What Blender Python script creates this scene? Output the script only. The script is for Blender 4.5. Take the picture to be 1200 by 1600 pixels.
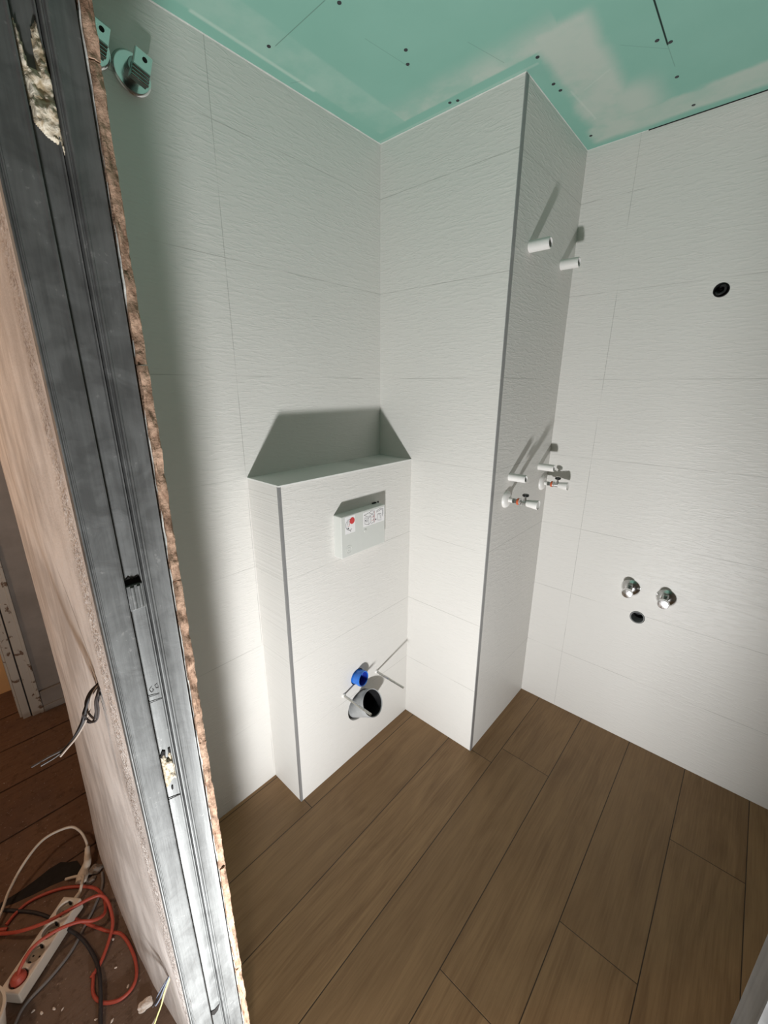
import bpy, bmesh, math, random
from mathutils import Vector, Matrix, noise
random.seed(7)
SC = bpy.context.scene
COL = SC.collection
for o in list(bpy.data.objects): bpy.data.objects.remove(o)

# ------------------------------------------------------------------ camera
cd = bpy.data.cameras.new('camera'); cam = bpy.data.objects.new('camera', cd); COL.objects.link(cam)
cd.sensor_fit = 'HORIZONTAL'; cd.sensor_width = 36; cd.lens = 19.348; cd.clip_start = .01
R = Matrix(((0.74612, -0.199071, 0.635355), (0.665799, 0.217234, -0.713807), (0.004078, 0.955604, 0.294624)))
cam.matrix_world = Matrix.Translation((0, 0, 1.475)) @ R.to_4x4()
SC.camera = cam
# ------------------------------------------------------------------ world, lights, exposure
SC.view_settings.view_transform = 'Standard'; SC.view_settings.look = 'None'
SC.view_settings.gamma = 1; SC.view_settings.use_curve_mapping = False
SC.view_settings.exposure = 0.0
W = bpy.data.worlds.new('world'); SC.world = W; W.use_nodes = True
W.node_tree.nodes['Background'].inputs[0].default_value = (1, .93, .85, 1)
W.node_tree.nodes['Background'].inputs[1].default_value = .03

def area(name, loc, target, size, power, color, sy=None, spread=None):
    l = bpy.data.lights.new(name, 'AREA'); l.energy = power; l.color = color
    l.shape = 'RECTANGLE'; l.size = size; l.size_y = sy or size
    if spread: l.spread = spread
    o = bpy.data.objects.new(name, l); COL.objects.link(o); o.location = loc
    o.rotation_euler = (Vector(target) - Vector(loc)).to_track_quat('-Z', 'Y').to_euler()
    return o
# flood lamp standing low in the doorway, bare bulbs in the hallway and in the room behind the old door
area('work_lamp', (.020, -.135, .042), (-.60, 1.5, 2.3), .12, 38, (1, .998, 1.0), .09)
def point(name, loc, power, color, r=.05):
    l = bpy.data.lights.new(name, 'POINT'); l.energy = power; l.color = color; l.shadow_soft_size = r
    o = bpy.data.objects.new(name, l); COL.objects.link(o); o.location = loc
point('hallway_lamp', (-1.4, -.95, 2.1), 33, (1, .73, .53), .08)
point('back_room_lamp', (-2.68, -.5, 1.3), 4, (1, .55, .25), .05)

# ------------------------------------------------------------------ dimensions
XA, XB, XC = -1.150, -.985, -.635      # left wall, cistern boxing front, pipe chase side
YS, YC, YF = .654, 1.266, 1.771        # boxing start, chase front, back wall
HB, HC, HF = 1.198, 2.2574, -.162      # boxing top, ceiling, hallway floor level
XJ = -.588                             # plane of the left door jamb

# ------------------------------------------------------------------ node helpers
class NT:
    def __init__(s, name):
        s.m = bpy.data.materials.new(name); s.m.use_nodes = True
        s.t = s.m.node_tree; s.b = s.t.nodes['Principled BSDF']
        tc = s.t.nodes.new('ShaderNodeTexCoord'); s.P = tc.outputs['Object']
        sp = s.t.nodes.new('ShaderNodeSeparateXYZ'); s.t.links.new(s.P, sp.inputs[0])
        s.x, s.y, s.z = sp.outputs
    def L(s, a, b):
        if isinstance(a, bpy.types.NodeSocket): s.t.links.new(a, b)
        else: b.default_value = a
    def ma(s, op, a, b=0, c=0, clamp=False):
        n = s.t.nodes.new('ShaderNodeMath'); n.operation = op; n.use_clamp = clamp
        s.L(a, n.inputs[0]); s.L(b, n.inputs[1])
        if op in ('MULTIPLY_ADD', 'COMPARE'): s.L(c, n.inputs[2])
        return n.outputs[0]
    def add(s, a, b): return s.ma('ADD', a, b)
    def mul(s, a, b): return s.ma('MULTIPLY', a, b)
    def vec(s, a, b, c):
        n = s.t.nodes.new('ShaderNodeCombineXYZ')
        for i, v in enumerate((a, b, c)): s.L(v, n.inputs[i])
        return n.outputs[0]
    def noise(s, v, scale=1., detail=3., rough=.5, dist=0.):
        n = s.t.nodes.new('ShaderNodeTexNoise'); s.t.links.new(v, n.inputs['Vector'])
        n.inputs['Scale'].default_value = scale; n.inputs['Detail'].default_value = detail
        n.inputs['Roughness'].default_value = rough; n.inputs['Distortion'].default_value = dist
        return n.outputs['Fac']
    def mr(s, v, a, b, c=0., d=1., smooth=True):
        n = s.t.nodes.new('ShaderNodeMapRange'); n.interpolation_type = 'SMOOTHSTEP' if smooth else 'LINEAR'
        s.L(v, n.inputs['Value'])
        for k, q in zip(('From Min', 'From Max', 'To Min', 'To Max'), (a, b, c, d)): s.L(q, n.inputs[k])
        return n.outputs['Result']
    def mix(s, f, a, b):
        n = s.t.nodes.new('ShaderNodeMix'); n.data_type = 'RGBA'
        s.L(f, n.inputs['Factor'])
        for v, k in ((a, 6), (b, 7)):
            if isinstance(v, tuple) and len(v) == 3: v = v + (1,)
            s.L(v, n.inputs[k])
        return n.outputs[2]
    def bump(s, h, strength=.5, dist=.002):
        n = s.t.nodes.new('ShaderNodeBump'); n.inputs['Strength'].default_value = strength
        n.inputs['Distance'].default_value = dist; s.t.links.new(h, n.inputs['Height'])
        if s.b.inputs['Normal'].links: s.t.links.new(s.b.inputs['Normal'].links[0].from_socket, n.inputs['Normal'])
        s.t.links.new(n.outputs[0], s.b.inputs['Normal'])
    def box(s, x0, x1, y0, y1, soft, u=None, v=None):
        u = u or s.x; v = v or s.y
        a = s.mr(u, x0 - soft, x0 + soft); b = s.mr(u, x1 - soft, x1 + soft, 1., 0.)
        c = s.mr(v, y0 - soft, y0 + soft); d = s.mr(v, y1 - soft, y1 + soft, 1., 0.)
        return s.mul(s.mul(a, b), s.mul(c, d))
    def seg(s, x0, y0, x1, y1, w):
        # soft mask of a thin straight mark between two points on the surface
        L = math.hypot(x1 - x0, y1 - y0); cx, cy = (x1 - x0) / L, (y1 - y0) / L
        t = s.add(s.mul(s.add(s.x, -x0), cx), s.mul(s.add(s.y, -y0), cy))
        n = s.ma('ABSOLUTE', s.add(s.mul(s.add(s.x, -x0), -cy), s.mul(s.add(s.y, -y0), cx)))
        return s.mul(s.mr(n, w * .4, w, 1., 0.), s.mul(s.mr(t, -.003, .003), s.mr(t, L - .003, L + .003, 1., 0.)))
    def set(s, **k):
        for a, v in k.items():
            key = {'base': 'Base Color', 'rough': 'Roughness', 'metal': 'Metallic', 'spec': 'Specular IOR Level', 'coat': 'Coat Weight', 'sss': 'Subsurface Weight'}[a]
            if isinstance(v, tuple) and len(v) == 3: v = v + (1,)
            s.L(v, s.b.inputs[key])
        return s.m

def plain(name, col, rough=.5, metal=0., var=.12, scale=60., bump=0.):
    n = NT(name); f = n.noise(n.P, scale, 4, .6)
    c = n.mix(f, tuple(v * (1 - var) for v in col), tuple(min(1, v * (1 + var)) for v in col))
    n.set(base=c, rough=n.mr(f, .3, .7, max(0, rough - .06), min(1, rough + .06)), metal=metal)
    if bump: n.bump(f, .5, bump)
    return n.m

# wall tile: off-white, 30 cm courses, very thin joints, rippled relief
def tile_mat(name, vaxis, vpos, ripple=1.):
    n = NT(name)
    u = n.x if vaxis == 'x' else n.y
    fz = n.ma('FRACT', n.add(n.ma('DIVIDE', n.z, .2995), .5)); dz = n.mul(n.ma('ABSOLUTE', n.add(fz, -.5)), .2995)
    wob = n.noise(n.vec(n.mul(u, 3.), 0., n.mul(n.z, 3.)), 1.3, 2)
    jm = n.mr(dz, .0005, .0016, 1., 0.)
    for p in vpos:
        jm = n.ma('MAXIMUM', jm, n.mr(n.ma('ABSOLUTE', n.add(u, -p)), .0005, .0016, 1., 0.))
    jm = n.mul(jm, n.mr(wob, .42, .58, .10, .85))
    blot = n.noise(n.P, 2.2, 3)
    base = n.mix(blot, (.70, .685, .65), (.745, .73, .695))
    n.set(base=n.mix(n.mul(jm, .62), base, (.34, .335, .31)), rough=.42, spec=.35)
    h = n.noise(n.vec(n.mul(u, 21.), 0., n.mul(n.z, 125.)), 1., 2.5, .55, .9)
    h2 = n.noise(n.vec(n.mul(u, 60.), 0., n.mul(n.z, 260.)), 1., 2, .5, .3)
    hh = n.add(n.mr(h, .42, .72), n.mul(h2, .35))
    n.bump(hh, .29 * ripple, .0015)
    return n.m
T_LEFT = tile_mat('rippled_wall_tile_left', 'y', [.650])
T_CHF = tile_mat('rippled_wall_tile_chase_front', 'x', [])
T_CHS = tile_mat('rippled_wall_tile_chase_side', 'y', [])
T_BACK = tile_mat('rippled_wall_tile_back', 'x', [-.470, .73])
T_BOX = tile_mat('rippled_wall_tile_boxing', 'y', [])

# ceiling: green moisture resistant board with joint compound strokes and pencil marks
def ceiling_mat():
    n = NT('green_plasterboard')
    w = n.noise(n.P, 9., 4, .6); w2 = n.noise(n.vec(n.mul(n.x, 3.), n.mul(n.y, 3.), 0.), 2.2, 3)
    dx = n.add(n.x, n.mul(n.add(w, -.5), .045)); dy = n.add(n.y, n.mul(n.add(w, -.5), .045))
    g = n.mix(w2, (.225, .455, .37), (.265, .50, .415))
    pale = n.mul(n.box(-1.11, -1.005, .4, 1.225, .006), n.mr(w, .3, .7, .05, .45))
    g = n.mix(pale, g, (.45, .60, .52))
    ridge = n.mul(n.box(-1.116, -1.106, .60, .95, .004), .6)
    g = n.mix(ridge, g, (.55, .68, .60))
    fadeY = n.mr(n.y, 1.10, 1.222)
    b1 = n.mul(n.mul(n.box(-1.008, -.52, 1.10, 1.222, .004, n.x, n.y), fadeY), n.mr(n.add(w, n.mul(n.x, .25)), .12, .42, .35, .95))
    b2 = n.mul(n.box(-.585, -.455, 1.17, 1.745, .022, dx, dy), n.mr(w, .25, .6, .45, .95))
    b3 = n.mul(n.box(-.60, 1.2, 1.635, 1.745, .014, dx, dy), n.mr(w, .25, .65, .55, .9))
    b4 = n.box(-.52, -.40, 1.50, 1.66, .05, dx, dy)
    m = n.ma('MAXIMUM', n.ma('MAXIMUM', b1, b2), n.ma('MAXIMUM', b3, n.mul(b4, .9)))
    c = n.mix(m, g, (.50, .575, .51))
    c = n.mix(n.mul(n.box(-1.15, -.60, 1.253, 1.262, .003), .35), c, (.5, .62, .55))
    for q in ((-.869, .781, -1.056, .783, .0016, .6), (-.877, .91, -.855, 1.052, .0012, .35), (-1.135, .885, -1.105, .90, .0012, .4),
              (-.70, 1.08, -.665, 1.20, .0012, .35), (-.43, 1.33, -.345, 1.42, .0012, .3), (-.345, 1.40, -.343, 1.50, .0012, .4)):
        c = n.mix(n.mul(n.seg(*q[:5]), q[5]), c, (.10, .17, .14))
    c = n.mix(n.seg(-.347, .75, -.3445, 1.405, .0026), c, (.015, .03, .025))
    for q in ((-.545, 1.44, -.47, 1.40, .004, .12), (-.575, 1.42, -.56, 1.60, .004, .18)):
        c = n.mix(n.mul(n.seg(*q[:5]), q[5]), c, (.75, .78, .72))
    n.set(base=c, rough=.75, spec=.2)
    n.bump(n.add(w, n.mul(m, .6)), .35, .0012)
    return n.m
M_CEIL = ceiling_mat()

def wood_floor():
    n = NT('oak_plank_tile'); pw = .1985; off = .0545
    k = n.ma('DIVIDE', n.add(n.x, -off), pw); idx = n.ma('FLOOR', k); fr = n.ma('FRACT', k)
    d = n.mul(n.ma('MINIMUM', fr, n.ma('SUBTRACT', 1., fr)), pw)
    jm = n.mr(d, .0006, .0019, 1., 0.); sh = idx
    for i, ys in {-1: (.93,), 0: (1.41,), -2: (.615,), -3: (1.368,), -4: (1.275,), -5: (), -6: (.665,)}.items():
        for y0 in ys:
            x0 = off + pw * i
            jm = n.ma('MAXIMUM', jm, n.box(x0, x0 + pw, y0 - .0011, y0 + .0011, .0006))
            inp = n.mul(n.mr(n.x, x0 - .0005, x0 + .0005), n.mr(n.x, x0 + pw - .0005, x0 + pw + .0005, 1., 0.))
            sh = n.add(sh, n.mul(n.mul(inp, n.ma('GREATER_THAN', n.y, y0)), .37))
    wn = n.t.nodes.new('ShaderNodeTexWhiteNoise'); wn.noise_dimensions = '1D'; n.t.links.new(n.mul(sh, 3.71), wn.inputs['W'])
    r = wn.outputs['Value']
    xs = n.add(n.mul(n.x, 1.), n.mul(r, 11.)); ys_ = n.add(n.y, n.mul(r, 5.))
    warp = n.noise(n.vec(n.mul(xs, 5.), n.mul(ys_, 1.4), 0.), 1., 2)
    g1 = n.noise(n.vec(n.add(n.mul(xs, 26.), n.mul(warp, 3.5)), n.mul(ys_, 1.6), 0.), 1., 5, .62, .5)
    g2 = n.noise(n.vec(n.mul(xs, 170.), n.mul(ys_, 6.), 0.), 1., 3, .6)
    g3 = n.noise(n.vec(n.mul(xs, 7.), n.mul(ys_, 3.2), 0.), 1., 3, .55, 1.6)
    f = n.add(n.add(n.mul(g1, .50), n.mul(g2, .36)), n.mul(g3, .22))
    c = n.mix(n.mr(f, .34, .74), (.20, .108, .046), (.37, .225, .108))
    c = n.mix(n.mul(r, .35), c, (.24, .145, .07))
    c = n.mix(n.mul(jm, .95), c, (.022, .012, .006))
    n.set(base=c, rough=n.mr(g2, .3, .7, .42, .56), spec=.35)
    n.bump(n.add(n.mul(g2, .5), n.mul(jm, -1.5)), .25, .0012)
    return n.m
M_FLOOR = wood_floor()

def old_boards():
    n = NT('dirty_old_floorboards'); pw = .262
    k = n.ma('DIVIDE', n.add(n.x, 1.535), pw); fr = n.ma('FRACT', k); idx = n.ma('FLOOR', k)
    d = n.mul(n.ma('MINIMUM', fr, n.ma('SUBTRACT', 1., fr)), pw)
    wob = n.noise(n.P, 14., 3)
    jm = n.mr(n.add(d, n.mul(n.add(wob, -.5), .006)), .001, .005, 1., 0.)
    jm = n.mul(jm, n.mr(n.x, -1.52, -1.50, 1., 0.))
    g = n.noise(n.vec(n.mul(n.x, 60.), n.mul(n.y, 4.), 0.), 1., 4, .6, .4)
    dirt = n.noise(n.P, 5., 5, .65); fine = n.noise(n.P, 90., 3, .7)
    c = n.mix(g, (.105, .060, .038), (.20, .122, .08))
    c = n.mix(n.mr(dirt, .40, .68, 0., .85), c, (.12, .075, .055))
    dust = n.mul(n.mr(n.x, -1.5, -1.3), .75)
    c = n.mix(dust, c, n.mix(dirt, (.085, .06, .045), (.25, .19, .15)))
    sm = n.noise(n.P, 32., 4, .7)
    c = n.mix(n.mr(sm, .52, .66, 0., .45), c, (.07, .045, .03))
    c = n.mix(n.mr(fine, .64, .72, 0., .5), c, (.42, .35, .30))
    c = n.mix(n.mul(jm, .9), c, (.02, .012, .008))
    n.set(base=c, rough=.85, spec=.15)
    n.bump(n.add(n.mul(fine, .5), n.add(g, n.mul(jm, -3.))), .6, .003)
    return n.m
M_BOARDS = old_boards()

def plaster_mat(name='old_plaster', c0=(.48, .44, .41), c1=(.74, .70, .665), band=True):
    n = NT(name); a = n.noise(n.P, 4., 5, .6); b = n.noise(n.vec(n.mul(n.x, 22.), n.y, n.mul(n.z, 5.)), 1., 4, .6)
    grit = n.noise(n.P, 260., 3, .7); cl = n.noise(n.P, 60., 3, .6)
    c = n.mix(n.mr(n.add(n.mul(a, .6), n.mul(b, .4)), .38, .62), c0, c1)
    h = n.mul(a, 2.5)
    if band:
        # rough band of unfinished render following the door edge
        cx = n.add(-.665, n.mul(n.add(n.noise(n.vec(0., 0., n.mul(n.z, 2.)), 1., 2), -.5), .09))
        dist = n.ma('ABSOLUTE', n.ma('SUBTRACT', n.x, cx))
        bm_ = n.mul(n.mr(dist, .012, .035, 1., 0.), n.mr(cl, .38, .6, .25, 1.))
        spk = n.mul(bm_, n.mr(n.noise(n.P, 150., 3, .7), .47, .58))
        c = n.mix(n.mul(spk, .75), c, (.25, .20, .17))
        h = n.add(h, n.mul(n.mul(bm_, grit), 2.5))
        smear = n.noise(n.vec(n.mul(n.x, 9.), 0., n.mul(n.z, 3.)), 2.3, 4, .6)
        c = n.mix(n.mr(smear, .66, .74, 0., .30), c, (.36, .37, .42))
        # scraped line running down to the cable hole
        cr = n.ma('ABSOLUTE', n.ma('SUBTRACT', n.x, n.add(-.757, n.mul(n.add(n.z, -1.02), -.9))))
        crm = n.mul(n.mr(cr, .001, .005, 1., 0.), n.mul(n.mr(n.z, 1.01, 1.02), n.mr(n.z, 1.10, 1.2, 1., 0.)))
        c = n.mix(n.mul(crm, .55), c, (.16, .12, .1))
        h = n.add(h, n.mul(crm, -2.))
    n.set(base=c, rough=.9, spec=.15)
    n.bump(n.add(h, n.mul(grit, .35)), .45, .003)
    return n.m
M_PLASTER = plaster_mat()
M_PLASTER2 = plaster_mat('aged_painted_plaster', (.20, .17, .145), (.26, .225, .195), False)
M_ORANGE = plain('ochre_room_plaster', (.62, .33, .13), .9, 0, .2, 5)

def galv(name='galvanised_steel', k=1.):
    n = NT(name)
    a = n.noise(n.P, 25., 4, .6, .6); b = n.noise(n.vec(n.mul(n.x, 40.), n.mul(n.y, 140.), n.mul(n.z, 9.)), 1., 3, .6)
    sp = n.noise(n.P, 170., 2, .6)
    c = n.mix(n.mr(n.add(n.mul(a, .6), n.mul(b, .4)), .35, .65), (.135 * k, .140 * k, .138 * k), (.21 * k, .218 * k, .215 * k))
    c = n.mix(n.mr(n.mul(a, sp), .37, .44, 0., .4), c, (.36, .36, .35))
    n.set(base=c, rough=n.mr(a, .3, .7, .54, .68), metal=.5)
    n.bump(n.add(a, n.mul(b, .6)), .25, .0016)
    return n.m
M_GALV = galv()
def chipped_paint():
    n = NT('chipped_white_paint')
    a = n.noise(n.P, 26., 5, .62, .4); g = n.noise(n.P, 4., 3)
    m = n.mr(a, .60, .635)
    c = n.mix(m, n.mix(g, (.33, .285, .235), (.42, .37, .31)), (.12, .065, .035))
    n.set(base=c, rough=.7); n.bump(m, .5, -.002)
    return n.m
M_PAINT = chipped_paint()
def terracotta():
    n = NT('broken_tile_biscuit')
    a = n.noise(n.vec(n.mul(n.x, 60.), n.mul(n.y, 60.), n.mul(n.z, 45.)), 1., 5, .65); b = n.noise(n.P, 320., 3, .7)
    c = n.mix(n.mr(a, .3, .7), (.30, .185, .125), (.62, .43, .31))
    c = n.mix(n.mr(b, .62, .74, 0., .7), c, (.72, .60, .48))
    n.set(base=c, rough=.9, spec=.1); n.bump(n.add(a, n.mul(b, .4)), .8, .003)
    return n.m
M_BISC = terracotta()
M_TRIM = plain('grey_edge_trim', (.30, .30, .30), .4, .3, .05)
M_WTRIM = plain('tile_edge_highlight', (.80, .80, .77), .4)
M_SEAL = plain('white_filler', (.72, .74, .70), .8, 0, .15, 120, .002)
M_WPLAS = plain('white_plastic', (.82, .81, .78), .35, 0, .03)
M_IVORY = plain('ivory_plastic', (.68, .67, .58), .4, 0, .04)
M_COVER = plain('pale_grey_plastic', (.64, .655, .62), .4, 0, .03)
M_STICK = plain('sticker_white', (.84, .83, .83), .35, 0, .02)
M_RED = plain('print_red', (.62, .05, .05), .5, 0, .05)
M_INK = plain('print_black', (.03, .03, .035), .5)
M_BLUE = plain('blue_plastic', (.02, .16, .62), .3, 0, .1)
M_DBLUE = plain('shaded_blue_plastic', (.01, .03, .28), .4, 0, .1)  # darker blue for the shaded inside of the flush pipe
M_PIPE = plain('grey_drain_plastic', (.34, .35, .35), .45, 0, .35, 35)
M_BLACK = plain('black_rubber', (.008, .008, .009), .6)
M_DARK = plain('dark_cavity', (.012, .01, .009), .95)
M_STEEL = plain('zinc_plated_steel', (.55, .54, .50), .3, .9, .12, 90)
M_CHROME = plain('chrome', (.80, .80, .80), .2, 1., .03)
M_DCHROME = plain('smoky_chrome', (.32, .34, .33), .22, 1., .08)
M_BLKCH = plain('dark_burnished_metal', (.05, .05, .05), .3, .9, .08)
M_BRASS = plain('orange_red_seal', (.62, .12, .04), .5)
M_ORC = plain('orange_red_cable', (.40, .065, .04), .5, 0, .15)
M_GREYC = plain('grey_cable', (.17, .16, .155), .6)
M_BLKC = plain('black_cable', (.02, .018, .02), .65)
M_WIRE = plain('brown_wire_insulation', (.03, .022, .02), .6, 0, .3)
M_WIREP = plain('pale_wire_insulation', (.30, .25, .21), .5, 0, .3)
M_YG = plain('yellow_green_wire_insulation', (.70, .70, .32), .4)
M_GBLUE = plain('grey_blue_wire_insulation', (.22, .25, .32), .4)
M_STRIP = plain('dusty_white_plastic', (.60, .54, .46), .55, 0, .12, 20)
M_SOCK = plain('dark_socket_well', (.27, .23, .18), .6, 0, .15, 30)  # socket wells, darker than the strip body
def foam_mat():
    n = NT('expanding_foam'); a = n.noise(n.P, 130., 4, .6, .8)
    n.set(base=n.mix(n.mr(a, .3, .7), (.46, .36, .22), (.86, .80, .66)), rough=.75); n.bump(a, .8, .003)
    return n.m
M_FOAM = foam_mat()
M_RUB = plain('broken_plaster_lump', (.72, .66, .60), .9, 0, .2, 80, .002)

# ------------------------------------------------------------------ mesh helpers
class MB:
    def __init__(s): s.v = []; s.f = []; s.mi = []; s.cur = 0
    def add(s, v, f):
        o = len(s.v); s.v += [tuple(p) for p in v]; s.f += [tuple(i + o for i in q) for q in f]; s.mi += [s.cur] * len(f); return s
    def box(s, x0, x1, y0, y1, z0, z1):
        v = [(x, y, z) for x in (x0, x1) for y in (y0, y1) for z in (z0, z1)]
        return s.add(v, [(0, 1, 3, 2), (4, 6, 7, 5), (0, 4, 5, 1), (2, 3, 7, 6), (0, 2, 6, 4), (1, 5, 7, 3)])
    def frame(s, ax):
        a = Vector(ax).normalized(); u = a.cross(Vector((0, 0, 1)))
        if u.length < 1e-3: u = Vector((1, 0, 0))
        u.normalize(); return a, u, a.cross(u)
    def lathe(s, o, ax, prof, n=32, cap0=True, cap1=True):
        # prof: list of (distance along axis, radius)
        a, u, w = s.frame(ax); o = Vector(o); v = []
        for t, r in prof:
            for i in range(n):
                q = 2 * math.pi * i / n; v.append(o + a * t + (u * math.cos(q) + w * math.sin(q)) * r)
        f = []
        for k in range(len(prof) - 1):
            for i in range(n):
                j = (i + 1) % n; f.append((k * n + i, k * n + j, (k + 1) * n + j, (k + 1) * n + i))
        if cap0: f.append(tuple(range(n)))
        if cap1: f.append(tuple(reversed(range((len(prof) - 1) * n, len(prof) * n))))
        return s.add(v, f)
    def tube(s, pts, r, n=10, sub=8, smooth=True, r1=None):
        P = [Vector(p) for p in pts]
        if smooth and len(P) > 2:
            Q = [P[0] * 2 - P[1]] + P + [P[-1] * 2 - P[-2]]; out = []
            for i in range(1, len(Q) - 2):
                for k in range(sub):
                    t = k / sub
                    out.append(.5 * ((2 * Q[i]) + (Q[i + 1] - Q[i - 1]) * t + (2 * Q[i - 1] - 5 * Q[i] + 4 * Q[i + 1] - Q[i + 2]) * t * t + (3 * Q[i] - Q[i - 1] - 3 * Q[i + 1] + Q[i + 2]) * t ** 3))
            P = out + [P[-1]]
        v = []; u = None
        for i, p in enumerate(P):
            d = (P[min(i + 1, len(P) - 1)] - P[max(i - 1, 0)]).normalized()
            if u is None:
                u = d.cross(Vector((0, 0, 1)));
                if u.length < 1e-3: u = Vector((1, 0, 0))
            u = (u - d * u.dot(d)).normalized(); w = d.cross(u)
            rr = r if r1 is None else r + (r1 - r) * i / (len(P) - 1)
            for k in range(n):
                q = 2 * math.pi * k / n; v.append(p + (u * math.cos(q) + w * math.sin(q)) * rr)
        f = [(i * n + k, i * n + (k + 1) % n, (i + 1) * n + (k + 1) % n, (i + 1) * n + k) for i in range(len(P) - 1) for k in range(n)]
        f += [tuple(reversed(range(n))), tuple(range((len(P) - 1) * n, len(P) * n))]
        return s.add(v, f)
    def obbox(s, o, ex, ey, ez):
        o, ex, ey, ez = map(Vector, (o, ex, ey, ez))
        v = [o + ex * a + ey * b + ez * c for a in (-.5, .5) for b in (-.5, .5) for c in (-.5, .5)]
        return s.add(v, [(0, 1, 3, 2), (4, 6, 7, 5), (0, 4, 5, 1), (2, 3, 7, 6), (0, 2, 6, 4), (1, 5, 7, 3)])
    def build(s, name, mats, parent=None, smooth=False, bevel=0., loc=None):
        me = bpy.data.meshes.new(name)
        if loc is not None:
            l = Vector(loc); s.v = [tuple(Vector(p) - l) for p in s.v]
        me.from_pydata(s.v, [], s.f)
        for m in (mats if isinstance(mats, (list, tuple)) else [mats]): me.materials.append(m)
        me.polygons.foreach_set('material_index', s.mi)
        bm = bmesh.new(); bm.from_mesh(me); bmesh.ops.recalc_face_normals(bm, faces=bm.faces); bm.to_mesh(me); bm.free()
        o = bpy.data.objects.new(name, me); COL.objects.link(o)
        if loc is not None: o.location = loc
        if parent: o.parent = parent
        if smooth:
            for p in me.polygons: p.use_smooth = True
            try: me.set_sharp_from_angle(angle=math.radians(38))
            except Exception: pass
        if bevel:
            b = o.modifiers.new('bevel', 'BEVEL'); b.width = bevel; b.segments = 2; b.limit_method = 'ANGLE'; b.angle_limit = math.radians(50)
        return o

def empty(name, loc, label=None, cat=None, group=None, kind=None):
    o = bpy.data.objects.new(name, None); COL.objects.link(o); o.location = loc; o.empty_display_size = .03
    return tag(o, label, cat, group, kind)
def tag(o, label=None, cat=None, group=None, kind=None):
    if label: o['label'] = label
    if cat: o['category'] = cat
    if group: o['group'] = group
    if kind: o['kind'] = kind
    return o
def rel(o, parent):
    # parent keeping the mesh where it was modelled
    o.parent = parent; o.matrix_parent_inverse = Matrix.Translation(-Vector(parent.location)); return o
def part(mb, name, mat, root, **k):
    return rel(mb.build(name, mat, **k), root)
def struct(mb, name, mat, label=None, cat=None, **k):
    return tag(mb.build(name, mat, **k), label, cat, None, 'structure')
def cut(o, cutters):
    for c in cutters:
        m = o.modifiers.new('b', 'BOOLEAN'); m.operation = 'DIFFERENCE'; m.object = c; m.solver = 'EXACT'
    bpy.context.view_layer.update()
    dg = bpy.context.evaluated_depsgraph_get(); me = bpy.data.meshes.new_from_object(o.evaluated_get(dg))
    o.modifiers.clear(); o.data = me
    for c in cutters: bpy.data.objects.remove(c)
def cyl_cut(o, ax, r, l): return MB().lathe(Vector(o) - Vector(ax) * l / 2, ax, [(0, r), (l, r)], 40).build('cutter', M_DARK)

# ------------------------------------------------------------------ setting: bathroom shell
struct(MB().box(XA - .05, 1.2, .135, YF + .05, HF - .05, 0).box(XJ - .004, .06, .113, .135, HF - .05, 0), 'floor', M_FLOOR, 'brown oak-look plank floor of the small bathroom', 'floor')
struct(MB().box(XA - .3, 1.25, .112, YF + .06, HC, HC + .03), 'ceiling', M_CEIL, 'green plasterboard ceiling with white filler strokes', 'ceiling')
struct(MB().box(XA - .3, XA, .2146, YF + .05, 0, HC), 'wall_left', T_LEFT, 'white rippled tile wall on the left behind the cistern boxing', 'wall')
wb = struct(MB().box(XA - .1, 1.2, YF, YF + .08, 0, HC), 'wall_back', T_BACK, 'white rippled tile wall at the back right', 'wall')
struct(MB().box(1.05, 1.2, .2146, YF, 0, HC), 'wall_right', M_PLASTER2)
chase = MB()
chase.cur = 0; chase.add([(XA, YC, 0), (XC, YC, 0), (XC, YC, HC), (XA, YC, HC)], [(0, 1, 2, 3)])
chase.cur = 1; chase.add([(XC, YC, 0), (XC, YF, 0), (XC, YF, HC), (XC, YC, HC)], [(0, 1, 2, 3)])
struct(chase, 'wall_pipe_chase', [T_CHF, T_CHS], 'tall white tiled pipe chase projecting from the left corner', 'wall')
bx = struct(MB().box(XA, XB, YS, YC, 0, HB), 'wall_cistern_boxing', T_BOX, 'half-height white tiled boxing that hides the toilet cistern', 'wall')
DR = Vector((XB, .968, .233)); BL = Vector((XB, .952, .374))
cut(bx, [cyl_cut(DR + Vector((0, -.004, -.002)), (1, 0, 0), .066, .12), cyl_cut(BL, (1, 0, 0), .034, .1)])
VH = Vector((-.171, YF, 1.762)); SD = Vector((-.2105, YF, .585))
cut(wb, [cyl_cut(VH, (0, 1, 0), .021, .1), cyl_cut(SD, (0, 1, 0), .0265, .1)])
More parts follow.
